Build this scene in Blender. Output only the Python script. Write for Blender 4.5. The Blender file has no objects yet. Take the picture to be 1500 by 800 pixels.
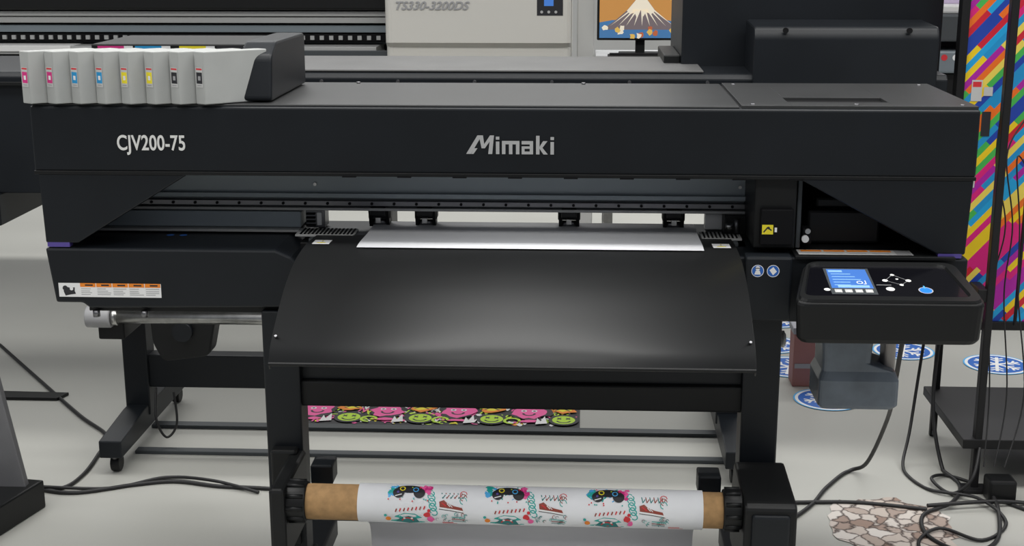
import bpy, bmesh, math, random
from mathutils import Matrix, Vector
sc=bpy.context.scene
sc.view_settings.view_transform='Standard'
sc.view_settings.look='None'
random.seed(4)
# ---------------------------------------------------------------- helpers
def mat(name,col,rough=.5,metal=0,spec=.5,emit=None,es=1,trans=0,alpha=1):
    m=bpy.data.materials.new(name); m.use_nodes=True
    b=m.node_tree.nodes["Principled BSDF"]
    b.inputs["Base Color"].default_value=(*col,1); b.inputs["Roughness"].default_value=rough
    b.inputs["Metallic"].default_value=metal; b.inputs["Specular IOR Level"].default_value=spec
    if emit: b.inputs["Emission Color"].default_value=(*emit,1); b.inputs["Emission Strength"].default_value=es
    if trans: b.inputs["Transmission Weight"].default_value=trans
    return m
def noisy(m,scale,amt,bump=0):
    nt=m.node_tree; b=nt.nodes["Principled BSDF"]; tc=nt.nodes.new("ShaderNodeTexCoord")
    n=nt.nodes.new("ShaderNodeTexNoise"); n.inputs["Scale"].default_value=scale; n.inputs["Detail"].default_value=4
    nt.links.new(tc.outputs["Object"],n.inputs["Vector"])
    c=b.inputs["Base Color"].default_value[:3]
    r=nt.nodes.new("ShaderNodeValToRGB"); r.color_ramp.elements[0].position=.3; r.color_ramp.elements[1].position=.7
    r.color_ramp.elements[0].color=(*[x*(1-amt) for x in c],1); r.color_ramp.elements[1].color=(*[min(1,x*(1+amt)) for x in c],1)
    nt.links.new(n.outputs["Fac"],r.inputs["Fac"]); nt.links.new(r.outputs[0],b.inputs["Base Color"])
    if bump:
        bp=nt.nodes.new("ShaderNodeBump"); bp.inputs["Strength"].default_value=bump; bp.inputs["Distance"].default_value=.002
        n2=nt.nodes.new("ShaderNodeTexNoise"); n2.inputs["Scale"].default_value=900
        nt.links.new(tc.outputs["Object"],n2.inputs["Vector"]); nt.links.new(n2.outputs["Fac"],bp.inputs["Height"]); nt.links.new(bp.outputs[0],b.inputs["Normal"])
    return m
def link(o,parent=None):
    sc.collection.objects.link(o)
    if parent: o.parent=parent
    return o
def E(name):
    e=bpy.data.objects.new(name,None); e.empty_display_size=.1; return link(e)
def mesh_obj(name,verts,faces,m,parent=None,bevel=0,smooth=False,fm=None,seg=2):
    me=bpy.data.meshes.new(name); me.from_pydata([tuple(v) for v in verts],[],faces)
    for q in (m if isinstance(m,list) else [m]): me.materials.append(q)
    if fm:
        for p,i in zip(me.polygons,fm): p.material_index=i
    if not fm:
        bm=bmesh.new(); bm.from_mesh(me); bmesh.ops.recalc_face_normals(bm,faces=bm.faces); bm.to_mesh(me); bm.free()
    if smooth:
        for p in me.polygons: p.use_smooth=True
    o=bpy.data.objects.new(name,me); link(o,parent)
    if bevel:
        b=o.modifiers.new("bevel",'BEVEL'); b.width=bevel; b.segments=seg; b.limit_method='ANGLE'; b.angle_limit=math.radians(35)
    return o
def box(name,x0,x1,y0,y1,z0,z1,m,parent=None,bevel=.002,**k):
    v=[(x,y,z) for x in(x0,x1) for y in(y0,y1) for z in(z0,z1)]
    f=[(0,1,3,2),(4,6,7,5),(0,4,5,1),(2,3,7,6),(0,2,6,4),(1,5,7,3)]
    return mesh_obj(name,v,f,m,parent,bevel,**k)
def prism(name,pts,axis,a0,a1,m,parent=None,bevel=0,smooth=False):
    def P(p,a):
        return {'X':(a,p[0],p[1]),'Y':(p[0],a,p[1]),'Z':(p[0],p[1],a)}[axis]
    n=len(pts); v=[P(p,a0) for p in pts]+[P(p,a1) for p in pts]
    f=[tuple(range(n))[::-1],tuple(range(n,2*n))]+[(i,(i+1)%n,n+(i+1)%n,n+i) for i in range(n)]
    return mesh_obj(name,v,f,m,parent,bevel,smooth)
def loft(name,loops,m,parent=None,smooth=False,bevel=0):
    n=len(loops[0]); v=[p for l in loops for p in l]; f=[tuple(range(n))[::-1],tuple(range(n*(len(loops)-1),n*len(loops)))]
    for k in range(len(loops)-1):
        for i in range(n): f.append((k*n+i,k*n+(i+1)%n,(k+1)*n+(i+1)%n,(k+1)*n+i))
    return mesh_obj(name,v,f,m,parent,bevel,smooth)
def cyl(name,p0,p1,r,m,parent=None,n=32,r2=None,bevel=0):
    p0=Vector(p0);p1=Vector(p1); d=(p1-p0).normalized(); a=d.orthogonal().normalized(); b=d.cross(a)
    r2=r if r2 is None else r2
    L=[[p+(a*math.cos(t*2*math.pi/n)+b*math.sin(t*2*math.pi/n))*rr for t in range(n)] for p,rr in((p0,r),(p1,r2))]
    o=loft(name,L,m,parent)
    for p in o.data.polygons:
        if len(p.vertices)==4: p.use_smooth=True
    if bevel:
        bb=o.modifiers.new("bevel",'BEVEL'); bb.width=bevel; bb.segments=2; bb.limit_method='ANGLE'; bb.angle_limit=math.radians(50)
    return o
def cat(pts,k=8):
    pts=[Vector(p) for p in pts]; P=[pts[0]]+pts+[pts[-1]]; out=[]
    for i in range(1,len(P)-2):
        a,b,c,d=P[i-1],P[i],P[i+1],P[i+2]
        for j in range(k):
            t=j/k; out.append(.5*((2*b)+(c-a)*t+(2*a-5*b+4*c-d)*t*t+(3*b-a-3*c+d)*t**3))
    out.append(pts[-1]); return out
def cable(name,pts,r,m,parent=None,k=8):
    s=cat(pts,k); cu=bpy.data.curves.new(name,'CURVE'); cu.dimensions='3D'; cu.bevel_depth=r; cu.bevel_resolution=3
    sp=cu.splines.new('POLY'); sp.points.add(len(s)-1)
    for q,p in zip(sp.points,s): q.co=(p.x,p.y,max(p.z,r),1)
    cu.use_fill_caps=True
    o=bpy.data.objects.new(name,cu); sc.collection.objects.link(o)
    me=bpy.data.meshes.new_from_object(o.evaluated_get(bpy.context.evaluated_depsgraph_get()))
    bpy.data.objects.remove(o); me.materials.clear(); me.materials.append(m)
    for p in me.polygons: p.use_smooth=True
    return link(bpy.data.objects.new(name,me),parent)
def text(name,body,loc,size,m,parent,rot=(math.pi/2,0,0),sx=1,off=0,ext=.001,shear=0,sp=1):
    c=bpy.data.curves.new(name,'FONT'); c.body=body; c.size=size; c.offset=off; c.extrude=ext; c.shear=shear; c.space_character=sp
    o=bpy.data.objects.new(name,c); sc.collection.objects.link(o)
    bpy.context.view_layer.update()
    me=bpy.data.meshes.new_from_object(o.evaluated_get(bpy.context.evaluated_depsgraph_get()))
    bpy.data.objects.remove(o); me.materials.clear(); me.materials.append(m)
    o=bpy.data.objects.new(name,me); o.location=loc; o.rotation_euler=rot; o.scale=(sx,1,1); return link(o,parent)
def sheet(name,prof,x0,x1,th,m,parent=None,k=8,nx=1):
    pr=cat([(0,*p) for p in prof],k); v=[];f=[]
    for i in range(nx+1):
        x=x0+(x1-x0)*i/nx
        for p in pr: v.append((x,p.y,p.z))
    n=len(pr)
    for i in range(nx):
        for j in range(n-1): f.append((i*n+j,i*n+j+1,(i+1)*n+j+1,(i+1)*n+j))
    o=mesh_obj(name,v,f,m,parent,smooth=True)
    s=o.modifiers.new("solid",'SOLIDIFY'); s.thickness=th; s.offset=0
    return o
def rpoly(pts,r,n=5):
    out=[]; L=len(pts)
    for i in range(L):
        a=Vector(pts[i-1]);b=Vector(pts[i]);c=Vector(pts[(i+1)%L]); p=b+(a-b).normalized()*r; q=b+(c-b).normalized()*r
        for j in range(n+1):
            t=j/n; out.append(tuple((1-t)**2*p+2*t*(1-t)*b+t*t*q))
    return out
class Deco:
    """flat printed artwork laid on a surface: f(u,v,h)->xyz"""
    def __init__(s,f): s.f=f; s.v=[]; s.fa=[]; s.fm=[]; s.ms=[]; s.h=.0004
    def _m(s,m):
        if m not in s.ms: s.ms.append(m)
        return s.ms.index(m)
    def poly(s,pts,m,h=None):
        h=s.h if h is None else h
        i=len(s.v); cx=sum(p[0] for p in pts)/len(pts); cy=sum(p[1] for p in pts)/len(pts)
        s.v.append(s.f(cx,cy,h)); s.v+= [s.f(p[0],p[1],h) for p in pts]; n=len(pts); k=s._m(m)
        for j in range(n): s.fa.append((i,i+1+j,i+1+(j+1)%n)); s.fm.append(k)
        s.h+=.00003
    def rect(s,u0,v0,u1,v1,m): s.poly([(u0,v0),(u1,v0),(u1,v1),(u0,v1)],m)
    def circ(s,u,v,r,m,n=20,ry=None): 
        ry=ry or r; s.poly([(u+r*math.cos(t*2*math.pi/n),v+ry*math.sin(t*2*math.pi/n)) for t in range(n)],m)
    def blob(s,u,v,r,m,n=12,j=.35,ry=None):
        ry=ry or r
        s.poly([(u+r*(1+random.uniform(-j,j))*math.cos(t*2*math.pi/n),v+ry*(1+random.uniform(-j,j))*math.sin(t*2*math.pi/n)) for t in range(n)],m)
    def stroke(s,pts,w,m):
        k=s._m(m)
        for a,b in zip(pts,pts[1:]):
            d=(Vector(b)-Vector(a)); l=d.length or 1; d/=l; n=Vector((-d.y,d.x))*w/2; a2=Vector(a)-d*w*.25; b2=Vector(b)+d*w*.25
            i=len(s.v); s.v+=[s.f(*q,s.h) for q in(a2+n,a2-n,b2-n,b2+n)]; s.fa.append((i,i+1,i+2,i+3)); s.fm.append(k)
            s.h+=.000006
    def arc(s,u,v,r,t0,t1,w,m,n=8):
        s.stroke([(u+r*math.cos(math.radians(t0+(t1-t0)*i/n)),v+r*math.sin(math.radians(t0+(t1-t0)*i/n))) for i in range(n+1)],w,m)
    def done(s,name,parent=None): return mesh_obj(name,s.v,s.fa,s.ms,parent,fm=s.fm)
def front(y): return lambda u,v,h:(u,y-h,v)
def flat(z): return lambda u,v,h:(u,v,z+h)
# ---------------------------------------------------------------- materials
BLK=noisy(mat("black_powder_coat",(.0075,.0095,.0125),.42,spec=.32),6,.12,.05)
TOPM=noisy(mat("black_textured_painted_sheen",(.030,.031,.032),.42,spec=.5),8,.1,.1)  # hood black lifted in colour for the grazing reflection on top faces
COV=noisy(mat("cover_satin_black",(.0095,.0100,.0105),.42,spec=.5),5,.1,.03)
BLK2=mat("black_plastic",(.006,.0065,.007),.45,spec=.32)
DEEP=mat("deep_black",(.003,.003,.004),.7,spec=.2)
GLOSS=mat("gloss_black",(.005,.005,.007),.15)
GRY=mat("blue_grey_painted",(.20,.235,.26),.45,.2)
BEAM=noisy(mat("beam_blue_grey_painted_lit",(.30,.345,.375),.45),3,.06)  # grey raised in colour to stand in for light inside the recess
LGY=mat("far_rail_light_grey",(.38,.385,.38),.4)
GRYD=mat("dark_grey_painted",(.06,.068,.074),.5,.2)
MET=noisy(mat("brushed_steel",(.5,.5,.49),.3,1),40,.15)
METD=mat("dark_steel",(.2,.2,.21),.35,.9)
WHT=mat("white_plastic",(.75,.75,.74),.4)
PAPER=noisy(mat("white_vinyl",(.84,.85,.88),.5),30,.02)
PAPER_SHADE=mat("vinyl_painted_shade",(.42,.42,.45),.6)  # white vinyl darkened in its colour for the shadow it hangs in
CARTM=noisy(mat("cartridge_grey",(.40,.41,.40),.5),15,.04)
CREAM=mat("cream_panel",(.64,.625,.58),.5)
KRAFT=noisy(mat("kraft_core",(.42,.25,.11),.75),60,.15)
SIL=mat("silver_lettering",(.62,.62,.62),.35,.4)
LETW=mat("white_lettering",(.8,.8,.78),.5)
def c(n,*rgb): return mat(n,rgb,.5)
MAG=c("ink_magenta",.65,.03,.22);CYA=c("ink_cyan",.02,.3,.62);YEL=c("ink_yellow",.85,.72,.03);KK=c("ink_black",.02,.02,.025)
ORG=c("ink_orange",.85,.25,.02);RED=c("ink_red",.65,.03,.04);TEAL=c("ink_teal",.02,.40,.36);GRN=c("ink_lime",.5,.75,.04);PNK=c("ink_pink",.9,.12,.38)
BLU=c("ink_blue",.02,.13,.5);WH=c("ink_white",.85,.85,.85);GREY=c("ink_grey",.35,.35,.36);PUR=c("purple_tape",.10,.07,.32);BRN=c("ink_brown",.3,.06,.04);SKY=c("ink_skyblue",.08,.42,.8);LGRN=c("ink_green",.04,.4,.12)
LBK=c("label_black",.02,.02,.025); LWH=c("label_pale",.55,.55,.54); TEALD=c("ink_teal_dark",.02,.20,.20)
CABM=mat("cable_rubber",(.012,.012,.013),.5)
# ---------------------------------------------------------------- room
FLO=noisy(mat("floor_vinyl_grey",(.425,.425,.395),.40,spec=.4),1.2,.05)
o=box("floor",-9,9,-5,12,-.1,0,FLO,bevel=0)
WALLM=noisy(mat("wall_paint",(.7,.7,.68),.7),2,.03)
box("wall_back",-9,9,12,12.1,0,4,WALLM,bevel=0)
# ================================================================ MAIN PRINTER
P=E("wide_format_printer")
box("hood",-1.20,.832,0,.455,1.112,1.256,BLK,P,.006,seg=3)
box("hood_top_skin",-1.196,.33,.006,.452,1.255,1.2605,TOPM,P,.002)
x0,x1,y0,y1=.335,.828,.006,.452; hx0,hx1,hy0,hy1=.44,.655,.075,.155
for i,(a,b,d,e) in enumerate([(x0,hx0,y0,y1),(hx1,x1,y0,y1),(hx0,hx1,y0,hy0),(hx0,hx1,hy1,y1)]):
    box(f"lid_plate_{i}",a,b,d,e,1.2555,1.2625,TOPM,P,.0005)
box("grip_recess_floor",hx0,hx1,hy0,hy1,1.254,1.2565,DEEP,P,0)
for i,(x,y) in enumerate([(.36,.03),(.8,.03),(.36,.42),(.8,.42),(.58,.035),(-.55,.43),(0,.43)]):
    cyl(f"lid_screw_{i}",(x,y,1.26),(x,y,1.2645),.005,METD,P,12)
box("hood_lip",-1.2,.832,-.003,.02,1.106,1.114,BLK2,P,.001)
for i in range(9):
    x=-.52+i*.12
    box(f"hood_clip_{i}",x,x+.03,-.004,.01,1.104,1.108,DEEP,P,0)
prism("cheek_left",[(-1.192,1.108),(-.86,1.108),(-1.115,.952),(-1.188,.952)],'Y',-.001,.3,BLK,P,.003)
prism("cheek_right",[(.46,1.108),(.828,1.108),(.822,.946),(.762,.946)],'Y',-.001,.03,BLK,P,.003)
box("side_wall_right",.79,.826,.02,.43,.94,1.112,BLK,P)
box("side_wall_left",-1.19,-1.16,.25,.43,.94,1.112,BLK,P)
box("purple_tape_left",-1.185,-1.135,.0,.02,.9425,.953,PUR,P,0)
box("purple_tape_right",.765,.815,.0,.02,.937,.947,PUR,P,0)
prism("ledge_left",[(-1.19,.94),(-.675,.94),(-.64,.925),(-.62,.905),(-.66,.81),(-1.10,.803),(-1.115,.815),(-1.175,.815)],'Y',-.004,.34,BLK,P,.005)
box("ledge_bottom_rail",-1.11,-.64,.02,.3,.79,.806,BLK2,P)
for x in(-1.09,-.98,-.70): cyl("ledge_bolt",(x,.01,.795),(x,.01,.78),.008,METD,P,10)
d=Deco(front(-.0045)); d.rect(-1.166,.829,-.934,.861,WH)
for i in range(5):
    a=-1.117+i*.0367
    d.rect(a,.852,a+.035,.861,ORG); d.stroke([(a+.012,.8565),(a+.028,.8565)],.0035,KK)
    for z in(.848,.843,.839,.835): d.stroke([(a+.002,z),(a+random.uniform(.02,.034),z)],.0014,GREY)
d.blob(-1.142,.843,.014,KK,9,.4,.01); d.blob(-1.152,.85,.006,KK); d.circ(-1.137,.848,.004,WH)
d.done("warning_label",P)
# interior
box("gantry_beam",-1.10,.40,.20,.28,1.018,1.09,BEAM,P,.003)
box("gantry_beam_lower_lip",-1.10,.40,.188,.21,1.022,1.032,BEAM,P,.001)
box("rail_backing",-1.12,.40,.205,.26,.992,1.02,GRYD,P,.001)
box("linear_rail",-1.10,.385,.196,.206,1.001,1.013,METD,P,.001)
box("rail_rim",-1.10,.385,.186,.2,.992,.998,LGY,P,.0005)
for i in range(28): cyl(f"rail_hole_{i}",(-1.06+i*.052,.197,1.007),(-1.06+i*.052,.193,1.007),.0035,DEEP,P,8)
for i,x in enumerate((-.62,.36)): cyl(f"beam_screw_{i}",(x,.205,1.052),(x,.196,1.052),.004,MET,P,10)
box("left_service_panel",-1.14,-.655,.19,.3,.950,.988,BEAM,P,.003)
box("left_service_lip",-1.14,-.655,.165,.19,.944,.950,LGY,P,.001)
d=Deco(lambda u,v,h:(u,v,.9402+h)); d.circ(-.95,.14,.009,BLU);d.circ(-.92,.14,.009,BLU);d.done("recess_sticker",P)
box("left_recess_back",-1.16,-.66,.3,.34,.94,1.1,BLK2,P)
box("platen_support",-.64,.37,.10,.34,.79,.935,BLK2,P)
box("platen",-.62,.35,.10,.30,.935,.944,GRYD,P,.001)
box("platen_left_block",-.655,-.52,.12,.19,.944,.949,LGY,P,.001)
box("platen_right_block",.27,.36,.12,.19,.944,.949,LGY,P,.001)
for i in range(14):
    box(f"platen_slot_l_{i}",-.645+i*.009,-.641+i*.009,.125,.185,.949,.9505,DEEP,P,0)
    if i<9: box(f"platen_slot_r_{i}",.275+i*.009,.279+i*.009,.125,.185,.949,.9505,DEEP,P,0)
def pinch(x):
    e=P
    box("pinch_arm",x-.026,x+.026,.215,.25,.968,.992,BLK2,e,.002)
    box("pinch_lever",x-.018,x+.018,.19,.235,.978,1.0,BLK2,e,.003)
    for s in(-1,1):
        prism("pinch_fork",[(.20,.99),(.25,.99),(.245,.955),(.215,.949)],'X',x+s*.02-.004,x+s*.02+.004,BLK2,e,.001)
    cyl("pinch_wheel",(x-.016,.222,.9585),(x+.016,.222,.9585),.008,METD,e,16)
    box("pinch_spring",x-.006,x+.006,.19,.2,.962,.975,MET,e,.001)
for x in(-.474,-.365,-.030,.212): pinch(x)
box("feed_bracket_left",-.645,-.60,.2,.25,.948,.99,METD,P,.002)
box("feed_bracket_white",-.618,-.607,.195,.2,.955,.985,WHT,P,.001)
for k in range(4): box(f"feed_bracket_tooth_{k}",-.643,-.622,.192,.2,.953+k*.009,.957+k*.009,DEEP,P,0)
box("feed_bracket_right",.285,.325,.22,.25,.948,.985,WHT,P,.002)
box("carriage_lock",.325,.375,.17,.25,.945,.992,BLK2,P,.003)
cyl("carriage_knob",(.335,.165,.962),(.335,.16,.975),.009,MET,P,14)
cyl("carriage_roller",(.352,.17,.951),(.352,.17,.985),.008,METD,P,14)
box("head_cover",.372,.462,.02,.3,.95,1.108,BLK2,P,.004)
box("head_cover_lower",.385,.455,.005,.03,.96,1.04,DEEP,P,.003)
d=Deco(front(.0045)); d.rect(.388,.985,.412,1.006,YEL); d.stroke([(.392,.99),(.4,1.0),(.408,.994)],.003,KK); d.circ(.402,.999,.003,KK); d.rect(.415,.99,.42,1.0,WH); d.done("head_cover_label",P)
box("station_back",.46,.80,.30,.33,.94,1.112,DEEP,P)
box("station_post",.468,.478,.05,.28,.945,1.10,GRYD,P,.002)
box("station_block",.50,.66,.10,.24,.945,1.02,BLK2,P,.006)
box("station_block_top",.52,.60,.12,.22,1.02,1.045,BLK2,P,.006)
box("station_latch",.482,.502,.045,.08,.955,.99,DEEP,P,.003)
cyl("station_screw",(.492,.045,.985),(.492,.038,.985),.006,MET,P,12); cyl("station_knob",(.487,.045,.968),(.487,.036,.968),.008,WHT,P,12)
box("base_right",.34,.83,.0,.34,.79,.935,BLK,P,.004)
box("base_right_front",.352,.452,-.03,.02,.80,.942,BLK,P,.005)
box("right_ledge_plate",.46,.80,-.012,.3,.934,.941,BLK2,P,.001)
d=Deco(lambda u,v,h:(u,v,.9412+h)); d.rect(.47,.004,.715,.05,LWH)
for i in range(4): d.rect(.478+i*.05,.032,.523+i*.05,.048,ORG); d.stroke([(.48+i*.05,.018),(.515+i*.05,.018)],.004,GREY)
d.rect(.68,.006,.712,.048,GREY); d.done("ledge_label",P)
d=Deco(front(-.0305))
for x in(.378,.411):
    d.circ(x,.912,.0135,WH); d.circ(x,.912,.0122,BLU)
d.circ(.378,.918,.005,WH); d.poly([(.371,.904),(.385,.904),(.382,.913),(.374,.913)],WH); d.stroke([(.373,.918),(.383,.918)],.002,KK)
d.poly([(.403,.914),(.411,.921),(.419,.911),(.411,.903)],WH); d.done("safety_sticker",P)
# curved front cover
prof=[(.125,.946),(.0,.952),(-.12,.944),(-.22,.918),(-.31,.876),(-.375,.836),(-.398,.806)]
sheet("curved_front_cover",prof,-.605,.335,.004,COV,P,10)
cable("cover_hem",[(-.605,-.399,.806),(.335,-.399,.806)],.004,BLK2,P)
for x in(-.604,.334):
    s=cat([(0,*p) for p in prof],6); 
    pts=[(p.y,p.z) for p in s]+[(p.y+.004,p.z-.012) for p in s[::-1]]
    prism("cover_flange",pts,'X',x-.0015,x+.0015,COV,P)
for i,(x,y,z) in enumerate([(-.597,-.36,.848),(.327,-.36,.848)]): cyl(f"cover_rivet_{i}",(x,y,z),(x,y-.003,z+.005),.0028,METD,P,10)
for i,z in enumerate((.92,.89,.86,.835)): cyl(f"cover_side_bolt_{i}",(.338,-.02-i*.02,z),(.346,-.02-i*.02,z),.006,METD,P,10)
def covz(y):
    s=cat([(0,*p) for p in prof],20); return min(s,key=lambda q:abs(q.y-y)).z
d=Deco(lambda u,v,h:(u,v,covz(v)+.0025+h))
for x in(-.605+.012,.335-.05):
    d.rect(x,.0,x+.038,.045,WH); d.poly([(x+.008,.01),(x+.03,.01),(x+.019,.04)],YEL); d.stroke([(x+.019,.018),(x+.019,.032)],.003,KK)
d.done("cover_warning_sticker",P)
box("under_cover_panel",-.64,.37,.03,.09,.63,.80,BLK,P,.004)
box("cross_beam",-.64,.37,.015,.075,.572,.632,BLK2,P,.004)
# stand
for s,x in(("left",-.672),("right",.400)):
    box(f"leg_{s}",x-.041,x+.041,-.0,.075,.11,.80,BLK,P,.004)
    box(f"foot_{s}",x-.035,x+.035,-.33,.42,.065,.12,BLK,P,.006)
    for y in(-.29,.37):
        cyl("caster_stem",(x,y,.065),(x,y,.05),.014,METD,P,12)
        cyl("caster_wheel",(x-.014,y+.01,.03),(x+.014,y+.01,.03),.03,BLK2,P,20,bevel=.004)
    box(f"leg_gusset_{s}",x-.05,x+.05,-.01,.09,.11,.2,BLK2,P,.006)
    box(f"leg_bracket_{s}",x-.03,x+.03,-.012,.005,.24,.34,BLK2,P,.003)
cyl("roll_holder_bar",(-.55,.17,.70),(.41,.17,.70),.012,MET,P)
cyl("roll_holder_cap",(.40,.17,.70),(.475,.17,.70),.014,WHT,P)
for i in range(7): cyl(f"roll_holder_rib_{i}",(.41+i*.0095,.17,.70),(.415+i*.0095,.17,.70),.02,WHT,P,20)
box("roll_holder_hanger",.36,.39,.15,.2,.68,.80,BLK2,P)
# take-up unit
TY,TZ=-.18,.425
for s,a,b in(("left",-.63,-.585),("right",.305,.345)):
    cyl(f"takeup_flange_{s}",(a,TY,TZ),(b,TY,TZ),.043,BLK2,P,28,bevel=.003)
    cyl(f"takeup_hub_{s}",(a-.01,TY,TZ),(b+.01,TY,TZ),.032,BLK2,P,24)
    for k in range(10):
        t=k*math.pi/5; y=TY+.043*math.cos(t); z=TZ+.043*math.sin(t)
        cyl(f"flange_knurl_{s}_{k}",(a+.004,y,z),(b-.004,y,z),.005,BLK2,P,8)
box("takeup_arm_left",-.66,-.625,-.23,.01,.30,.47,BLK2,P,.008)
box("takeup_plate_left",-.70,-.64,-.03,.01,.28,.48,BLK2,P,.006)
box("takeup_stop_left",-.595,-.545,-.10,-.04,.43,.475,BLK,P,.004)
box("takeup_stop_right",.26,.31,-.10,-.04,.42,.465,BLK,P,.004)
prism("takeup_motor_housing",rpoly([(-.24,.46),(-.02,.475),(.01,.40),(.01,.27),(-.24,.27)],.02),'X',.345,.455,BLK2,P,.006)
box("takeup_motor_front",.36,.44,-.25,-.235,.30,.44,BLK,P,.006)
cyl("takeup_switch",(.47,-.1,.33),(.455,-.1,.33),.01,BLK2,P,14)
cyl("takeup_guide_bar",(-.63,-.05,.33),(.35,-.05,.33),.008,METD,P)
# control panel
CY0,CZ0,CY1,CZ1=-.012,.926,-.205,.889
def cp(u,v,h=0):
    t=v/.19; return (.432+u, CY0+(CY1-CY0)*t, CZ0+(CZ1-CZ0)*t+h)
rim=rpoly([(.045,.0),(.368,.0),(.388,.19),(.0,.19)],.03)
def grow(pts,g): 
    cx,cy=.2,.095; return [(cx+(p[0]-cx)*g,cy+(p[1]-cy)*g) for p in pts]
loft("control_panel_housing",[[ (cp(*p)[0],cp(*p)[1],.802) for p in grow(rim,.93)],[(cp(*p)[0],cp(*p)[1],.812) for p in grow(rim,.975)],[cp(*p,-.008) for p in grow(rim,1.0)],[cp(*p,0) for p in grow(rim,.985)]],BLK2,P,bevel=.003)
rin=rpoly([(.055,.012),(.34,.012),(.362,.168),(.022,.168)],.02)
n=len(rin)
v=[cp(*p,.0005) for p in grow(rim,.97)]+[cp(*p,.006) for p in grow(rim,.955)]+[cp(*p,.006) for p in rin]+[cp(*p,.001) for p in grow(rin,.98)]
f=[(k*n+i,k*n+(i+1)%n,(k+1)*n+(i+1)%n,(k+1)*n+i) for k in range(3) for i in range(n)]
mesh_obj("control_panel_rim",v,f,BLK2,P)
d=Deco(cp); d.h=.0012
d.poly(grow(rin,.985),GLOSS)
SCR=mat("lcd_blue",(.04,.10,.3),.3,emit=(.05,.18,.55),es=.7); SCL=mat("lcd_light",(.2,.35,.6),.3,emit=(.22,.42,.75),es=.6)
d.rect(.082,.028,.176,.15,GRYD)
d.poly([(.088,.032),(.17,.032),(.172,.122),(.086,.122)],SCR); d.rect(.091,.037,.12,.046,SCL)
for k in range(5): d.stroke([(.095,.055+k*.013),(.125+random.uniform(0,.03),.055+k*.013)],.003,SCL)
d.rect(.1,.108,.165,.119,SCL); d.arc(.148,.095,.006,0,360,.002,WH); d.stroke([(.160,.086),(.160,.102),(.155,.102)],.002,WH)
for k in range(4): d.rect(.09+k*.021,.128,.105+k*.021,.142,LWH); d.circ(.098+k*.021,.135,.0035,WH)
d.circ(.075,.13,.0065,LETW)
for u,w,r in((.202,.085,.006),(.222,.058,.0045),(.232,.105,.0045),(.25,.085,.006),(.205,.125,.009),(.228,.078,.003)): d.circ(u,w,r,LETW)
for a,b in(((.202,.085),(.222,.058)),((.222,.058),(.25,.085)),((.202,.085),(.232,.105)),((.25,.085),(.232,.105))): d.stroke([a,b],.001,GREY)
d.stroke([(.18,.107),(.21,.107)],.002,GREY)
d.circ(.276,.13,.015,SIL); d.circ(.276,.13,.0125,mat("power_led",(.02,.12,.7),.3,emit=(.01,.16,1),es=1.0)); d.stroke([(.276,.11),(.276,.122)],.003,SKY)
d.done("control_panel_face",P)
# lettering
text("model_lettering","CJV200-75",(-1.012,-.001,1.161),.046,LETW,P,sx=.735,off=.0007,sp=1.03)
Lg=Deco(lambda u,v,h:(-.250+u*.0395,-.0005-h*3,1.157+v*.041)); w=.19
Lg.poly([(0,0),(.26,0),(.86,.98),(.62,.98)],SIL)
Lg.poly([(.70,.98),(.92,.98),(1.02,.30),(.84,.30)],SIL)
Lg.poly([(.84,.30),(1.02,.30),(1.52,.98),(1.30,.98)],SIL)
Lg.poly([(1.52,.98),(1.32,.98),(1.20,.0),(1.42,.0)],SIL)
Lg.poly([(.44,.30),(.62,.30),(.40,0),(.27,0)],SIL)
x=1.62; Lg.rect(x,0,x+w,.66,SIL); Lg.rect(x,.76,x+w,.92,SIL)
x=1.95; Lg.rect(x,0,x+w,.68,SIL);Lg.rect(x,.52,x+.95,.70,SIL);Lg.rect(x+.38,0,x+.38+w,.68,SIL);Lg.rect(x+.76,0,x+.76+w,.68,SIL)
x=3.02; Lg.rect(x,.52,x+.62,.70,SIL);Lg.rect(x+.44,0,x+.62,.68,SIL);Lg.rect(x,0,x+.6,.15,SIL);Lg.rect(x,0,x+.16,.42,SIL);Lg.rect(x,.29,x+.6,.42,SIL)
x=3.80; Lg.rect(x,0,x+w,.98,SIL);Lg.poly([(x+.15,.34),(x+.38,.70),(x+.62,.70),(x+.34,.34)],SIL);Lg.poly([(x+.15,.36),(x+.34,.36),(x+.64,0),(x+.4,0)],SIL)
x=4.58; Lg.rect(x,0,x+w,.66,SIL); Lg.rect(x,.76,x+w,.92,SIL)
Lg.done("logo_lettering",P)
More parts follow.
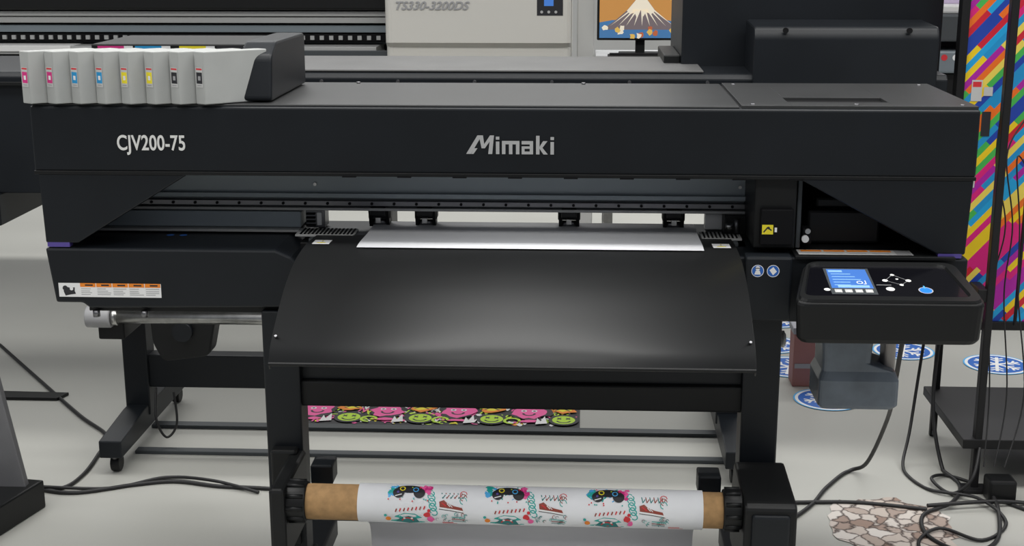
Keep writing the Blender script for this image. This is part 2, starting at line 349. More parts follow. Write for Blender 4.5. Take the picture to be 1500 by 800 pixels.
# ---- ink cartridge rack
K=E("ink_cartridge_rack")
box("rack_top_bar",-1.10,-.735,.13,.40,1.353,1.378,BLK2,K,.003)
box("rack_back",-1.12,-.735,.28,.40,1.262,1.353,BLK2,K,.003)
prism("rack_side_housing",rpoly([(.03,1.263),(.41,1.263),(.41,1.385),(.10,1.388),(.05,1.36)],.012),'X',-.745,-.675,BLK,K,.006)
d=Deco(front(.1295))
for i,(m,a) in enumerate([(MAG,-1.085),(CYA,-1.0),(YEL,-.9),(KK,-.815)]):
    d.rect(a,1.362,a+.06,1.374,m); d.rect(a+.06,1.362,a+.08,1.374,WH)
d.done("rack_colour_strip",K)
th=math.radians(36); dx=Vector((math.cos(th),math.sin(th),0)); nx=Vector((-math.cos(math.radians(32)),math.sin(math.radians(32)),0))
for i,m in enumerate([MAG,MAG,CYA,CYA,YEL,YEL,LBK,LBK]):
    cpt=Vector((-1.1855+i*.0542,-.02,1.262)); Lc=.145; W=.0285; H=.112
    pts=[cpt,cpt+dx*Lc,cpt+dx*Lc+nx*W,cpt+nx*W]; pts=[(p.x,p.y) for p in pts]
    prism(f"cartridge_{i+1}",pts,'Z',1.262,1.262+H,CARTM,K,.002)
    fn=Vector((-math.sin(math.radians(32)),-math.cos(math.radians(32)),0))
    def fc(u,v,h,c0=cpt): q=c0+nx*(W-u)+fn*h; return (q.x,q.y,1.262+v)
    d=Deco(fc); d.h=.0006; d.rect(.004,.036,.0245,.078,LWH); d.rect(.0055,.044,.023,.068,m); 
    d.rect(.0055,.073,.023,.0765,RED); d.rect(.0105,.051,.018,.060,WH if m!=LBK else GREY); d.stroke([(.008,.04),(.02,.04)],.002,GREY); d.done(f"cartridge_label_{i+1}",K)
# ---- paper on platen
sheet("paper_sheet",[(.29,.90),(.275,.942),(.25,.952),(.12,.9535),(.02,.9575),(-.035,.9565)],-.488,.262,.0008,PAPER,None,8)
# ---- media roll
R=E("printed_media_roll")
cyl("cardboard_core",(-.585,TY,TZ),(.305,TY,TZ-.003),.0385,KRAFT,R,40)
cyl("wound_vinyl",(-.472,TY,TZ),(.262,TY,TZ-.003),.0415,PAPER,R,96)
def rollmap(u,v,h):
    r=.0413+h*.8; t=math.radians(17)+v/.0415; return (u,TY-r*math.cos(t),TZ-.003*(u+.585)/.89+r*math.sin(t))
class SD:
    """scaled view of a Deco"""
    def __init__(s,d,u,v,k): s.d,s.u,s.v,s.k=d,u,v,k
    def T(s,p): return (s.u+(p[0]-s.u)*s.k,s.v+(p[1]-s.v)*s.k)
    def circ(s,u,v,r,m,ry=None): a=s.T((u,v)); s.d.circ(*a,r*s.k,m,20,ry*s.k if ry else None)
    def blob(s,u,v,r,m,n=12,j=.35,ry=None): a=s.T((u,v)); s.d.blob(*a,r*s.k,m,n,j,ry*s.k if ry else None)
    def poly(s,p,m): s.d.poly([s.T(q) for q in p],m)
    def stroke(s,p,w,m): s.d.stroke([s.T(q) for q in p],w*s.k,m)
    def arc(s,u,v,r,a,b,w,m,n=8): q=s.T((u,v)); s.d.arc(*q,r*s.k,a,b,w*s.k,m,n)
d0=Deco(rollmap)
for k in range(3):
    cx=-.362+k*.212
    d0.h=.0006
    # splashed game controller
    d=SD(d0,cx,.036,1.3)
    for q in range(12): a=q*.55; d.stroke([(cx+.014*math.cos(a),.036+.006*math.sin(a)),(cx+.033*math.cos(a),.036+.014*math.sin(a))],.0035,[SKY,MAG,TEAL][q%3])
    for q in range(8): d.blob(cx-.026+random.uniform(-.008,.008),.036+random.uniform(-.010,.010),random.uniform(.003,.007),[SKY,TEAL][q%2],9,.5)
    for q in range(8): d.blob(cx+.026+random.uniform(-.008,.008),.036+random.uniform(-.010,.010),random.uniform(.003,.007),[MAG,PNK][q%2],9,.5)
    d0.h+=.0006
    d.circ(cx-.017,.030,.0095,KK); d.circ(cx+.017,.030,.0095,KK); d.circ(cx,.038,.021,KK,ry=.0085)
    d0.h+=.0003
    d.arc(cx-.011,.038,.0042,0,360,.0015,YEL); d.arc(cx+.011,.036,.0042,0,360,.0015,SKY); d.circ(cx+.018,.040,.0016,RED); d.circ(cx-.018,.031,.002,PUR); d.circ(cx+.005,.041,.0012,GRN)
    d.stroke([(cx-.022,.024),(cx-.012,.027)],.0015,WH)
    for q in range(7): d.circ(cx+random.uniform(-.036,.036),.017+random.uniform(-.002,.003),.0012,[RED,TEAL][q%2])
    # sneaker emblem with script lettering
    sx=cx+.090; d=SD(d0,sx,.0,1.22); d0.h=.0006
    xs=sx-.037
    for q in range(5):
        yv=.026-q*.0085
        d.arc(xs+q*.0015,yv,.0048,30,230,.0018,TEAL,6); d.arc(xs+.003+q*.0015,yv-.004,.0048,-150,60,.0018,TEAL,6)
    for q in range(6): d.stroke([(sx-.016+q*.007,.024),(sx-.014+q*.007,.014),(sx-.010+q*.007,.020)],.0016,BRN if q%2 else TEALD)
    for q in range(3): d.arc(sx+.022,.022-q*.006,.006,0,260,.0013,[RED,BRN,TEAL][q],6)
    d.poly([(sx-.020,.008),(sx-.012,.011),(sx-.006,.006),(sx-.004,-.003),(sx-.019,-.001)],BRN)
    d.poly([(sx-.007,.006),(sx+.006,.001),(sx+.020,-.002),(sx+.022,-.007),(sx-.006,-.004)],BRN)
    d0.h+=.0003
    d.stroke([(sx-.020,-.0025),(sx,-.005),(sx+.022,-.0085)],.003,WH); d.stroke([(sx-.020,-.0045),(sx,-.007),(sx+.022,-.0105)],.0011,KK)
    d.stroke([(sx-.006,.005),(sx-.001,.000)],.0014,WH); d.stroke([(sx-.002,.004),(sx+.003,-.001)],.0012,WH); d.stroke([(sx-.015,.006),(sx-.008,.001)],.002,RED)
    for q in range(20): d.arc(sx+random.uniform(-.024,.030),-.013-random.uniform(0,.017),.0028,random.uniform(0,90),250,.0009,random.choice([TEAL,GREY,BRN,TEAL,TEALD]),5)
    for q in range(3): d.stroke([(sx+.002,-.019-q*.0045),(sx+.024,-.021-q*.0045)],.0014,[TEAL,BRN,TEALD][q])
    # melon / fruit badge
    d=SD(d0,cx,-.036,1.15); d0.h=.0006
    d.poly([(cx-.034,-.040),(cx-.026,-.026),(cx-.008,-.019),(cx+.012,-.020),(cx+.024,-.028),(cx+.030,-.044),(cx,-.050)],TEAL)
    d0.h+=.0006
    d.poly([(cx-.024,-.040),(cx-.016,-.030),(cx,-.025),(cx+.014,-.030),(cx+.020,-.044),(cx,-.048)],TEALD)
    d0.h+=.0004
    d.arc(cx-.002,-.040,.011,20,160,.0025,RED); d.circ(cx-.008,-.030,.0022,WH); d.circ(cx+.006,-.030,.0022,WH)
    for q in range(6): d.stroke([(cx-.026+q*.009,-.026+.001*q),(cx-.023+q*.009,-.022)],.001,WH)
    d.blob(cx+.034,-.022,.006,RED,10,.3);d.blob(cx+.041,-.032,.006,PNK,10,.4);d.circ(cx+.038,-.013,.003,RED)
    d.circ(cx-.038,-.032,.005,ORG); d.circ(cx-.043,-.024,.0028,TEAL)
    for q in range(8): d.stroke([(cx-.024+q*.0075,-.016+.0008*q),(cx-.022+q*.0075,-.011+.0008*q)],.0024,[BRN,RED][q%2])
d=d0; d.h=.0006
for x in(-.29,-.155,.06,.19): 
    d.stroke([(x,-.043),(x+.022,-.043)],.003,RED); d.stroke([(x,-.049),(x+.03,-.049)],.002,RED)
d.done("vinyl_artwork",R)
sheet("hanging_vinyl_tail",[(TY-.02,TZ-.037),(TY+.005,TZ-.06),(TY+.02,.30),(TY+.02,.12),(TY+.06,.08),(TY+.1,.12)],-.452,.245,.0008,PAPER_SHADE,R,8)
# ---- waste ink bottle
WB=E("waste_ink_bottle")
BT=noisy(mat("bottle_smoky_plastic",(.15,.18,.22),.25),12,.2)
BTL=mat("bottle_light_plastic",(.38,.35,.33),.35)
def rr(x0,x1,y0,y1,z,r=.015): return [(p[0],p[1],z) for p in rpoly([(x0,y0),(x1,y0),(x1,y1),(x0,y1)],r,4)]
def rb(x0,x1,y0,y1,z,r=.015): return rr(x0+.009,x1+.006,y0,y1,z,r)
loft("bottle_body",[rb(.53,.695,.03,.15,.580),rb(.522,.703,.022,.158,.590),rb(.522,.703,.022,.158,.648),rb(.53,.695,.03,.15,.668),rb(.53,.64,.03,.15,.686),rb(.528,.645,.03,.15,.76),rb(.54,.63,.04,.14,.775)],BT,WB,bevel=.002)
loft("bottle_handle",[rb(.672,.70,.06,.12,.66,.01),rb(.67,.70,.06,.12,.76,.01),rb(.66,.69,.06,.12,.77,.01)],BTL,WB)
cyl("bottle_neck",(.592,.09,.77),(.592,.09,.79),.025,BTL,WB)
box("bottle_holder",.53,.71,.165,.18,.74,.788,BLK2,WB)
# ================================================================ REAR PRINTER
Q=E("wide_format_printer.001")
prism("rear_body",[(1.0,.87),(1.0,1.215),(1.012,1.228),(1.48,1.232),(1.48,.90)],'X',-2.6,1.02,BLK,Q,.004)
box("rear_body_left_lower",-2.6,-1.72,.98,1.48,.775,.87,BLK,Q,.004)
box("rear_body_right_lower",.5,1.02,.98,1.48,.775,.87,BLK,Q,.004)
box("rear_top_skin",-1.6,.34,1.02,1.47,1.230,1.236,noisy(mat("textured_top_painted_sheen",(.12,.12,.12),.45),8,.08,.1),Q)  # top skin coloured lighter than the body to imitate its reflected sheen
box("rear_face_rail",-1.75,.48,.985,1.002,1.19,1.2,BLK2,Q,.001)
for i in range(6): cyl(f"rear_face_bolt_{i}",(-.75+i*.22,1.0,1.205),(-.75+i*.22,.99,1.205),.005,METD,Q,10)
prism("rear_right_cover",rpoly([(.98,1.10),(.985,1.335),(1.0,1.362),(1.2,1.37),(1.2,1.10)],.01),'X',.475,.985,BLK,Q,.006)
for x in(.56,.9): cyl("rear_cover_knob",(x,.985,1.352),(x,.978,1.352),.008,DEEP,Q,12)
box("rear_hood_tall",.29,1.05,1.22,1.75,1.2,1.95,BLK,Q,.006)
box("rear_side_step",.24,.29,1.25,1.6,1.22,1.26,BLK2,Q,.004)
for s,x in(("left",-1.43),("right",.47)):
    box(f"rear_leg_{s}",x-.04,x+.04,1.22,1.30,.1,.9,BLK,Q,.004)
    prism(f"rear_foot_{s}",[(.94,.06),(.94,.115),(1.18,.135),(1.4,.135),(1.66,.115),(1.66,.06)],'X',x-.035,x+.035,BLK,Q,.004)
    for y in(.98,1.62):
        cyl("rear_caster_stem",(x,y,.06),(x,y,.045),.012,METD,Q,12)
        cyl("rear_caster_wheel",(x-.014,y+.012,.028),(x+.014,y+.012,.028),.028,BLK2,Q,20,bevel=.004)
box("rear_cross_beam",-1.40,.44,1.235,1.29,.19,.30,BLK,Q,.004)
cyl("rear_roll_bar",(-1.44,.96,.505),(.3,.96,.505),.019,MET,Q)
cyl("rear_roll_cap",(-1.475,.96,.505),(-1.40,.96,.505),.033,GREY,Q,bevel=.004)
cyl("rear_roll_cap_inner",(-1.40,.96,.505),(-1.38,.96,.505),.026,MET,Q)
box("rear_roll_bearing",-1.45,-1.37,.97,1.23,.43,.49,BLK2,Q,.006)
prism("rear_roll_motor_box",rpoly([(-1.315,.56),(-1.10,.56),(-1.105,.50),(-1.135,.36),(-1.28,.34),(-1.31,.40)],.02),'Y',1.04,1.12,BLK2,Q,.006)
cyl("rear_motor_boss",(-1.21,1.04,.44),(-1.21,1.02,.44),.03,BLK,Q)
box("rear_motor_hanger",-1.26,-1.18,1.06,1.12,.56,.875,BLK2,Q)
box("rear_floor_strip_a",-1.44,.46,1.365,1.405,.0,.012,GRYD,Q,.002)  # two thin dark grey strips lying flat on the floor
box("rear_floor_strip_b",-1.42,.46,1.13,1.165,.0,.012,GRYD,Q,.002)
# ================================================================ graffiti print on floor
g=Deco(lambda u,v,h:(u,v,.003+h*.5)); g.rect(-1.0,1.42,0.0,1.70,KK)
def smiley(u,v,r,m):
    g.circ(u,v,r,m); g.arc(u,v,r*1.0,0,360,r*.16,KK,16); g.arc(u,v-r*.05,r*.55,200,340,r*.16,KK)
    for s in(-.35,.35):
        g.stroke([(u+s*r-r*.13,v+r*.15),(u+s*r+r*.13,v+r*.45)],r*.14,KK); g.stroke([(u+s*r-r*.13,v+r*.45),(u+s*r+r*.13,v+r*.15)],r*.14,KK)
for i in range(260):
    u=random.uniform(-.97,-.04); v=random.uniform(1.435,1.68); m=random.choice([PNK,GRN,WH,ORG,GRN,PNK,WH,WH,YEL])
    t=random.random()
    if t<.4: g.stroke([(u,v),(u+.012,v+.035),(u+.02,v-.005),(u+.032,v+.03)],.006,m)
    elif t<.7: g.arc(u,v,random.uniform(.01,.025),0,random.uniform(120,300),.006,m)
    else: g.blob(u,v,random.uniform(.006,.013),m,9,.5)
for k in range(4):
    u=-.94+k*.245
    g.blob(u+.03,1.555,.068,KK,16,.25,.068); g.blob(u+.03,1.56,.055,PNK,16,.25,.06); g.arc(u+.03,1.545,.02,180,360,.008,KK); g.circ(u+.012,1.57,.010,WH); g.circ(u+.012,1.57,.005,KK); g.circ(u+.048,1.57,.010,WH); g.circ(u+.048,1.57,.005,KK)
    g.blob(u+.03,1.47,.035,PNK,8,.4,.012)
    if u+.17<-.03:
        g.circ(u+.15,1.485,.052,KK); smiley(u+.15,1.485,.043,GRN); g.blob(u+.145,1.59,.045,ORG,12,.4,.04); g.blob(u+.145,1.59,.028,YEL,12,.4,.022); g.stroke([(u+.12,1.58),(u+.145,1.60),(u+.17,1.575)],.006,KK)
    g.poly([(u+.055,1.44),(u+.06,1.50),(u+.072,1.47),(u+.085,1.52),(u+.095,1.45)],WH)
    g.arc(u-.025,1.47,.026,0,270,.010,GRN)
g.done("graffiti_print_sheet")
# ================================================================ floor decals
def snow(name,cx,cy,r):
    d=Deco(flat(.002)); d.circ(cx,cy,r,SKY,36); d.circ(cx,cy,r*.95,WH,36); d.circ(cx,cy,r*.86,BLU,36)
    for k in range(6):
        a=math.radians(k*60+15); D=Vector((math.cos(a),math.sin(a))); N=Vector((-D.y,D.x)); c0=Vector((cx,cy))
        d.stroke([c0,c0+D*r*.7],r*.10,WH)
        for t in(.3,.5):
            for s in(-1,1): d.stroke([c0+D*r*t,c0+D*r*(t+.16)+N*s*r*.17],r*.07,WH)
    d.done(name)
for i,(x,y,r) in enumerate([(.80,2.13,.13),(.88,1.76,.12),(.77,2.42,.12),(1.60,2.20,.125),(1.28,2.36,.12),(.83,2.78,.12),(1.3,2.75,.12),(.98,3.1,.12)]):
    snow("snowflake_floor_decal",x,y,r)
RK=mat("rock_decal_print",(.5,.4,.35),.6); nt=RK.node_tree; b=nt.nodes["Principled BSDF"]
tc=nt.nodes.new("ShaderNodeTexCoord"); vo=nt.nodes.new("ShaderNodeTexVoronoi"); vo.feature='DISTANCE_TO_EDGE'; vo.inputs["Scale"].default_value=19
v2=nt.nodes.new("ShaderNodeTexVoronoi"); v2.inputs["Scale"].default_value=19
ns=nt.nodes.new("ShaderNodeTexNoise"); ns.inputs["Scale"].default_value=35
mxv=nt.nodes.new("ShaderNodeMix"); mxv.data_type='RGBA'; mxv.blend_type='LINEAR_LIGHT'; mxv.inputs["Factor"].default_value=.014
nt.links.new(tc.outputs["Object"],ns.inputs["Vector"]); nt.links.new(tc.outputs["Object"],mxv.inputs["A"]); nt.links.new(ns.outputs["Color"],mxv.inputs["B"])
rp=nt.nodes.new("ShaderNodeValToRGB"); rp.color_ramp.elements[0].position=.0; rp.color_ramp.elements[0].color=(.08,.05,.045,1); rp.color_ramp.elements[1].position=.09; rp.color_ramp.elements[1].color=(1,1,1,1)
r2=nt.nodes.new("ShaderNodeValToRGB"); r2.color_ramp.elements[0].color=(.26,.17,.13,1); r2.color_ramp.elements[1].color=(.66,.62,.58,1)
e=r2.color_ramp.elements.new(.35); e.color=(.50,.43,.38,1)
mx=nt.nodes.new("ShaderNodeMix"); mx.data_type='RGBA'; mx.blend_type='MULTIPLY'; mx.inputs["Factor"].default_value=1
sp=nt.nodes.new("ShaderNodeSeparateColor")
for n_ in(vo,v2): nt.links.new(mxv.outputs["Result"],n_.inputs["Vector"])
nt.links.new(v2.outputs["Color"],sp.inputs[0]); nt.links.new(sp.outputs[0],r2.inputs["Fac"]); nt.links.new(vo.outputs["Distance"],rp.inputs["Fac"])
nt.links.new(r2.outputs[0],mx.inputs["A"]); nt.links.new(rp.outputs[0],mx.inputs["B"]); nt.links.new(mx.outputs["Result"],b.inputs["Base Color"])
d=Deco(flat(.002)); pts=[]
for k in range(40):
    t=k*2*math.pi/40; rr_=1+random.uniform(-.1,.1); pts.append((.875+.175*rr_*math.cos(t),.69+.20*rr_*math.sin(t)))
d.poly(pts,RK); d.done("rock_floor_decal")
# ================================================================ display stand with striped banner
D_=E("banner_display_stand")
FR=mat("stand_frame_black",(.010,.010,.011),.45,spec=.3)
SM=mat("striped_banner",(.5,.5,.5),.55); nt=SM.node_tree; b=nt.nodes["Principled BSDF"]
def nd(t,**k):
    n_=nt.nodes.new(t)
    for a,v_ in k.items(): setattr(n_,a,v_)
    return n_
def mth(op,a,b_=None):
    n_=nd("ShaderNodeMath",operation=op)
    for i,x in enumerate((a,b_)):
        if x is None: continue
        if isinstance(x,(int,float)): n_.inputs[i].default_value=x
        else: nt.links.new(x,n_.inputs[i])
    return n_.outputs[0]
tc=nd("ShaderNodeTexCoord"); sx=nd("ShaderNodeSeparateXYZ"); nt.links.new(tc.outputs["Object"],sx.inputs[0])
X_,Z_=sx.outputs[0],sx.outputs[2]
uu=mth('SUBTRACT',mth('MULTIPLY',Z_,.66),mth('MULTIPLY',X_,.75)); vv=mth('ADD',mth('MULTIPLY',Z_,.75),mth('MULTIPLY',X_,.66))
si=mth('FLOOR',mth('DIVIDE',uu,.0165))
wn=nd("ShaderNodeTexWhiteNoise",noise_dimensions='1D'); nt.links.new(si,wn.inputs["W"])
seg=mth('FLOOR',mth('DIVIDE',mth('ADD',vv,mth('MULTIPLY',wn.outputs[0],.6)),.18))
cb=nd("ShaderNodeCombineXYZ"); nt.links.new(si,cb.inputs[0]); nt.links.new(seg,cb.inputs[1])
w2=nd("ShaderNodeTexWhiteNoise",noise_dimensions='2D'); nt.links.new(cb.outputs[0],w2.inputs["Vector"])
rp=nd("ShaderNodeValToRGB"); rp.color_ramp.interpolation='CONSTANT'
cols=[(.85,.6,.01),(.7,.01,.2),(.01,.05,.38),(.01,.35,.7),(.85,.16,.01),(.42,.01,.35),(.06,.45,.08),(.85,.66,.1),(.6,.01,.03),(.01,.28,.6)]
els=rp.color_ramp.elements
els[0].color=(*cols[0],1); els[1].position=.1; els[1].color=(*cols[1],1)
for i in range(2,10): e=els.new(i/10); e.color=(*cols[i],1)
nt.links.new(w2.outputs[0],rp.inputs["Fac"]); nt.links.new(rp.outputs[0],b.inputs["Base Color"])
box("banner_board",1.075,2.0,1.05,1.075,.50,2.3,SM,D_,.001)
box("board_edge_left",1.055,1.078,1.04,1.08,.49,2.3,FR,D_,.001)
box("board_edge_bottom",1.055,2.0,1.04,1.08,.475,.50,FR,D_,.001)
for x in(1.165,1.95):
    box("stand_post",x,x+.022,.955,.985,.0,2.3,FR,D_,.003); box("stand_post_rear",x-.01,x+.012,1.41,1.43,.0,.62,FR,D_,.003)
    box("stand_foot",x-.03,x+.05,.93,.99,0,.012,FR,D_,.003); cyl("stand_glide",(x+.002,1.42,0),(x+.002,1.42,.02),.012,METD,D_,12)
box("stand_shelf",1.13,2.0,.95,1.44,.135,.165,FR,D_,.003)
box("stand_rail_top",1.14,1.17,.96,1.43,.58,.62,FR,D_,.003)
box("banner_net_frame",1.262,1.270,1.0,1.012,.5,2.3,FR,D_,.002)
d=Deco(front(1.049)); d.rect(1.10,1.15,1.13,1.21,LWH); d.rect(1.103,1.19,1.127,1.205,RED); d.rect(1.135,1.165,1.16,1.19,LWH);d.rect(1.135,1.05,1.16,1.12,KK);d.rect(1.11,.90,1.13,.98,LWH); d.rect(1.11,1.0,1.13,1.03,KK); d.done("banner_info_label",D_)
for i in range(3): cable(f"banner_wire_{i}",[(1.20+i*.05,1.03,1.3-.2*i),(1.17+i*.03,1.0,1.0),(1.21+i*.02,.99,.8),(1.18+i*.04,.98,.6),(1.2+i*.05,.97,.3),(1.18+i*.03,.9,.1)],.0022,CABM,D_)
box("power_adapter",1.19,1.27,.86,.93,0.0,.07,BLK2,D_,.008)
SB=noisy(mat("box_red_grey",(.33,.15,.14),.6),5,.15)
B_=E("storage_box"); box("box_body",.775,.88,1.90,2.0,0,.20,SB,B_,.004); box("box_lid",.77,.885,1.895,2.005,.20,.225,mat("box_lid_grey",(.35,.36,.4),.6),B_,.004)
d=Deco(front(1.899)); d.stroke([(.785,.08),(.84,.08)],.018,GREY); d.done("box_lettering",B_)
# ================================================================ left stand base
S_=E("equipment_stand")
prism("stand_base",[(-1.545,.71),(-1.66,.25),(-2.2,.25),(-2.2,.80)],'Z',0,.085,BLK2,S_,.006)
prism("stand_column",[(-1.80,.083),(-1.577,.083),(-1.63,.40),(-1.80,1.2),(-1.92,1.2)],'Y',.655,.68,noisy(mat("grey_plate",(.2,.2,.21),.5,.4),10,.1),S_,.002)
prism("floor_cable_cover",[(-2.6,1.62),(-1.86,1.62),(-1.84,1.68),(-2.6,1.70)],'Z',0,.012,BLK2,None,.002)
# ================================================================ cables
z=.006
cable("power_cable",[(-2.34,2.26,z),(-2.0,1.82,z),(-1.72,1.46,z),(-1.56,1.27,z),(-1.53,1.1,z),(-1.52,.93,z),(-1.55,.83,z),(-1.66,.82,z),(-1.78,.86,z),(-1.9,1.0,z),(-2.1,1.25,z)],.006,CABM)
cable("power_cable",[(-2.0,.98,z),(-1.7,.86,z),(-1.51,.80,z),(-1.335,.87,z),(-1.22,.90,z),(-1.08,.87,z),(-.93,.86,z),(-.6,.82,z),(0,.80,z),(.4,.82,z),(.60,.83,z),(.8,.84,z),(1.0,.80,z)],.006,CABM)
cable("power_cable",[(-1.6,.82,z*2.5),(-1.40,.84,z),(-1.26,.93,z),(-1.1,.89,z*2.5),(-.95,.83,z)],.005,CABM)
cable("power_cable",[(-1.37,1.23,.19),(-1.36,1.18,.1),(-1.33,1.18,.04),(-1.30,1.20,.08),(-1.31,1.22,.18)],.004,CABM,Q)
cable("power_cable",[(.745,.10,.78),(.755,.2,.72),(.80,.45,.5),(.87,.8,.28),(.87,1.02,.06),(.83,1.08,z),(.74,.95,z),(.675,.82,z),(.59,.70,z),(.5,.6,z)],.006,CABM)
cable("trailing_cable_1",[(1.14,1.3,.5),(1.10,1.2,.2),(1.12,1.1,z),(1.14,.98,z),(1.08,.84,z*2),(.98,.76,z),(.96,.62,z),(1.04,.52,z),(1.14,.6,z),(1.2,.8,z*2),(1.2,.9,.03)],.006,CABM,D_)
cable("trailing_cable_2",[(1.12,1.4,.45),(1.05,1.25,.1),(1.0,1.1,z),(1.04,.95,z),(1.16,.86,z*3),(1.2,.72,z),(1.1,.6,z),(1.0,.66,z*2),(.92,.56,z),(.98,.42,z),(1.2,.45,z)],.005,CABM,D_)
cable("trailing_cable_3",[(1.18,.95,.14),(1.15,.9,.06),(1.1,.92,z),(1.06,1.0,z*3),(1.12,1.06,z),(1.2,.98,z),(1.25,.85,z),(1.4,.7,z)],.005,CABM,D_)
cable("trailing_cable_4",[(1.0,.80,z*3),(1.2,.84,z*3),(1.35,.86,z),(1.6,.9,z)],.006,CABM,D_)
# ================================================================ far background machines
T=E("textile_printer")
box("far_body",-4.5,-.9,3.2,3.9,.62,1.095,BLK2,T,.01)
for x in(-3.6,-1.0): box("far_leg",x,x+.1,3.4,3.6,0,.62,BLK2,T,.004)
box("far_table",-4.5,-.9,3.05,3.3,1.10,1.135,LGY,T,.002)
box("far_media",-4.5,-2.25,3.04,3.3,1.112,1.138,WHT,T,.002)
box("far_table_edge",-2.0,-.85,3.04,3.06,1.09,1.12,GRYD,T,.002)
box("far_rail_low",-4.5,-.8,3.2,3.3,1.135,1.15,GRYD,T,.003)
for i in range(66): box(f"far_tooth_{i}",-3.6+i*.042,-3.582+i*.042,3.14,3.16,1.158,1.176,LGY,T,0)
box("far_tooth_bar",-4.5,-.8,3.15,3.3,1.15,1.185,DEEP,T,.003)
box("far_rail_mid2",-4.5,-.8,3.14,3.3,1.190,1.222,GRY,T,.003)
box("far_rail_top",-4.5,-.8,3.12,3.5,1.232,1.258,LGY,T,.003)
box("far_rail_top2",-4.5,-.8,3.11,3.5,1.262,1.284,LGY,T,.003)
box("far_hood",-4.5,-.8,3.08,3.9,1.29,1.8,BLK2,T,.01)
box("far_backing",-4.5,-.8,3.35,3.9,1.1,1.4,DEEP,T,.0)
loft("far_white_cabinet",[rr(-.85,-.055,3.0,3.7,1.08,.03),rr(-.85,-.055,3.0,3.7,1.14,.03),rr(-.85,-.055,2.97,3.7,1.16,.03),rr(-.85,-.055,2.97,3.7,1.75,.03)],CREAM,T)
box("far_cabinet_lower",-.83,-.07,3.02,3.7,.62,1.09,BLK2,T,.01)
text("far_model_lettering","TS330-3200DS",(-.81,2.966,1.300),.048,GREY,T,sx=1.08,off=.0008,shear=.35)
d=Deco(front(2.969)); d.rect(-.20,1.275,-.09,1.40,KK); d.rect(-.17,1.315,-.13,1.38,SCR)
for k in range(3): d.circ(-.18+k*.03,1.29,.006,SIL)
d.done("far_display",T)
box("support_column",-.03,.045,3.1,3.3,0,2.6,WALLM,None,.005)
DS=E("workstation_desk"); box("desk_top",.0+.05,.80,2.75,3.3,1.075,1.105,mat("desk_white",(.55,.56,.57),.5),DS,.004); box("desk_cabinet",.08,.78,2.8,3.25,0.6,1.075,GRY,DS,.004)
for x in(.09,.73):
    for y in(2.82,3.2): box("desk_leg",x,x+.04,y,y+.04,0,.6,MET,DS,.002)
d=Deco(flat(1.105))
for i in range(30): d.blob(random.uniform(.07,.75),random.uniform(2.77,2.86),.02,random.choice([ORG,SKY,LGRN,YEL,MAG,KK]),8,.4)
d.done("desk_artwork",DS)
MO=E("computer_monitor"); box("monitor_frame",.055,.43,3.0,3.03,1.17,1.42,BLK2,MO,.005); box("monitor_neck",.22,.26,3.03,3.05,1.11,1.25,BLK2,MO,.003); box("monitor_foot",.15,.33,2.96,3.1,1.106,1.116,BLK2,MO,.003)
def em(n_,c_): return mat(n_,c_,.3,emit=c_,es=.4)
d=Deco(front(2.999)); d.rect(.065,1.18,.42,1.41,em("screen_orange",(.5,.24,.07))); 
sr=em("screen_red",(.45,.12,.05)); sb=em("screen_blue",(.06,.17,.36)); so=em("screen_gold",(.65,.42,.1))
for q in range(14): d.blob(random.uniform(.08,.41),random.uniform(1.35,1.4),.014,[sr,sb,so][q%3],8,.4)
d.poly([(.065,1.18),(.065,1.245),(.12,1.255),(.35,1.255),(.42,1.24),(.42,1.18)],sb)
d.poly([(.075,1.215),(.13,1.252),(.18,1.295),(.222,1.345),(.262,1.345),(.30,1.295),(.35,1.252),(.415,1.215)],em("screen_mountain",(.16,.13,.14)))
mw=em("screen_snow",(.75,.68,.55))
d.poly([(.18,1.294),(.222,1.344),(.262,1.344),(.30,1.294),(.283,1.28),(.268,1.30),(.25,1.27),(.238,1.30),(.222,1.265),(.208,1.30),(.195,1.28)],mw)
for q in range(9): a=(q-4)/4; d.poly([(.24+a*.05,1.295),(.25+a*.05,1.295),(.245+a*.135,1.23)],mw)
for q in range(12): d.blob(random.uniform(.08,.41),random.uniform(1.185,1.225),.012,[so,sr,mw][q%3],8,.4)
d.rect(.36,1.395,.415,1.408,RED)
d.done("monitor_picture",MO)
KB=E("computer_keyboard"); box("keyboard_base",.10,.42,2.86,2.94,1.106,1.118,BLK2,KB,.003)
for r_ in range(4): box(f"key_row_{r_}",.108,.412,2.866+r_*.018,2.88+r_*.018,1.118,1.123,DEEP,KB,.001)
H=E("flatbed_printer"); box("flatbed_body",1.42,2.6,3.4,4.0,.0,1.0,BLK2,H,.01); box("flatbed_grey",1.42,2.6,3.35,4.0,1.0,1.1,GRY,H,.01); box("flatbed_hood",1.4,2.6,3.35,4.0,1.14,1.26,GRYD,H,.01); box("flatbed_white_top",1.4,2.6,3.4,4.0,1.26,1.3,WHT,H,.01);box("flatbed_screen_panel",1.42,2.6,3.5,3.6,1.3,1.7,mat("lilac_panel",(.6,.5,.68),.5),H,.004)
box("flatbed_mid",1.42,2.6,3.6,3.9,1.08,1.16,BLK2,H,.01)
d=Deco(front(3.349))
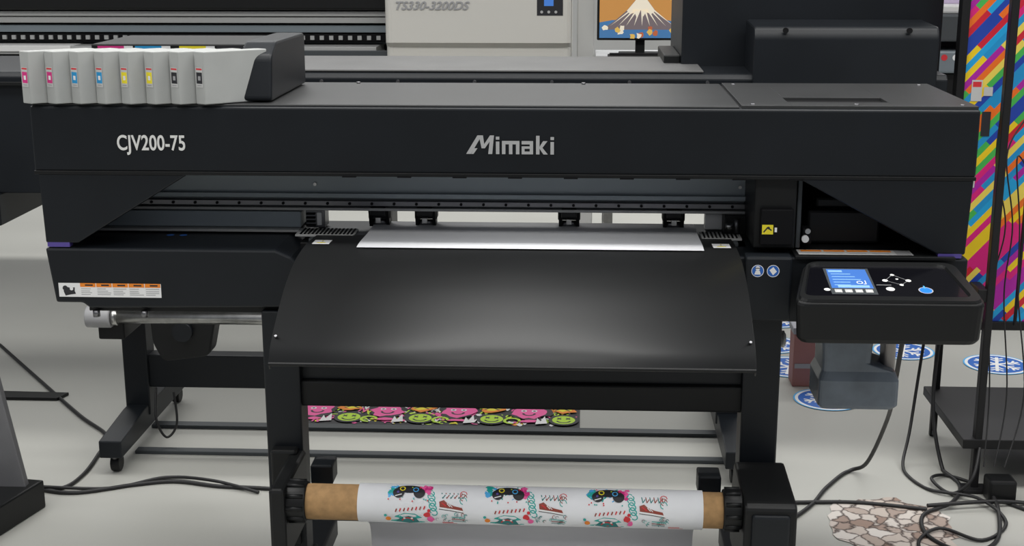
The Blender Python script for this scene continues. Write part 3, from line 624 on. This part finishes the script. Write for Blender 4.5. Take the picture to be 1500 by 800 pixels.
for k in range(6): d.circ(1.46+k*.05,1.07,.014,[RED,WH,KK,RED,WH,KK][k])
d.rect(1.44,.86,1.62,.98,WH); d.poly([(1.45,.88),(1.5,.96),(1.56,.95),(1.6,.88)],YEL); d.blob(1.52,.92,.03,KK,9,.4); d.stroke([(1.46,.95),(1.58,.87)],.01,YEL); d.done("flatbed_sample_print",H)
# ================================================================ lights / world
W=bpy.data.worlds.new("hall_ambient"); sc.world=W; W.use_nodes=True; nt=W.node_tree; bg=nt.nodes["Background"]
tc=nt.nodes.new("ShaderNodeTexCoord"); sx=nt.nodes.new("ShaderNodeSeparateXYZ"); rp=nt.nodes.new("ShaderNodeValToRGB")
nt.links.new(tc.outputs["Generated"],sx.inputs[0]); nt.links.new(sx.outputs[2],rp.inputs["Fac"])
rp.color_ramp.elements[0].position=0; rp.color_ramp.elements[0].color=(.15,.16,.18,1); rp.color_ramp.elements[1].position=.92; rp.color_ramp.elements[1].color=(1.0,1.0,1.0,1)
e=rp.color_ramp.elements.new(.55); e.color=(.42,.43,.45,1)
nt.links.new(rp.outputs[0],bg.inputs["Color"]); bg.inputs["Strength"].default_value=.85
def area(name,loc,sx_,sy_,pw,col=(1,.99,.96)):
    l=bpy.data.lights.new(name,'AREA'); l.shape='RECTANGLE'; l.size=sx_; l.size_y=sy_; l.energy=pw; l.color=col
    o=bpy.data.objects.new(name,l); o.location=loc; link(o)
for i,(y,p_) in enumerate(((-2.6,100),(-.1,155),(4.5,200))): area("ceiling_light_strip",(0,y,3.7),8,.6,p_)
# ================================================================ camera
cam=bpy.data.cameras.new("camera"); cam.sensor_width=36; cam.lens=2000/1500*36; cam.clip_start=.05
co=bpy.data.objects.new("camera",cam); link(co)
Rm=Matrix.Rotation(math.radians(3),3,'Z')@Matrix.Rotation(math.pi/2-math.radians(14.04),3,'X')@Matrix.Rotation(math.radians(-.1),3,'Z')
co.matrix_world=Matrix.Translation((0,-2.9,1.62))@Rm.to_4x4()
sc.camera=co
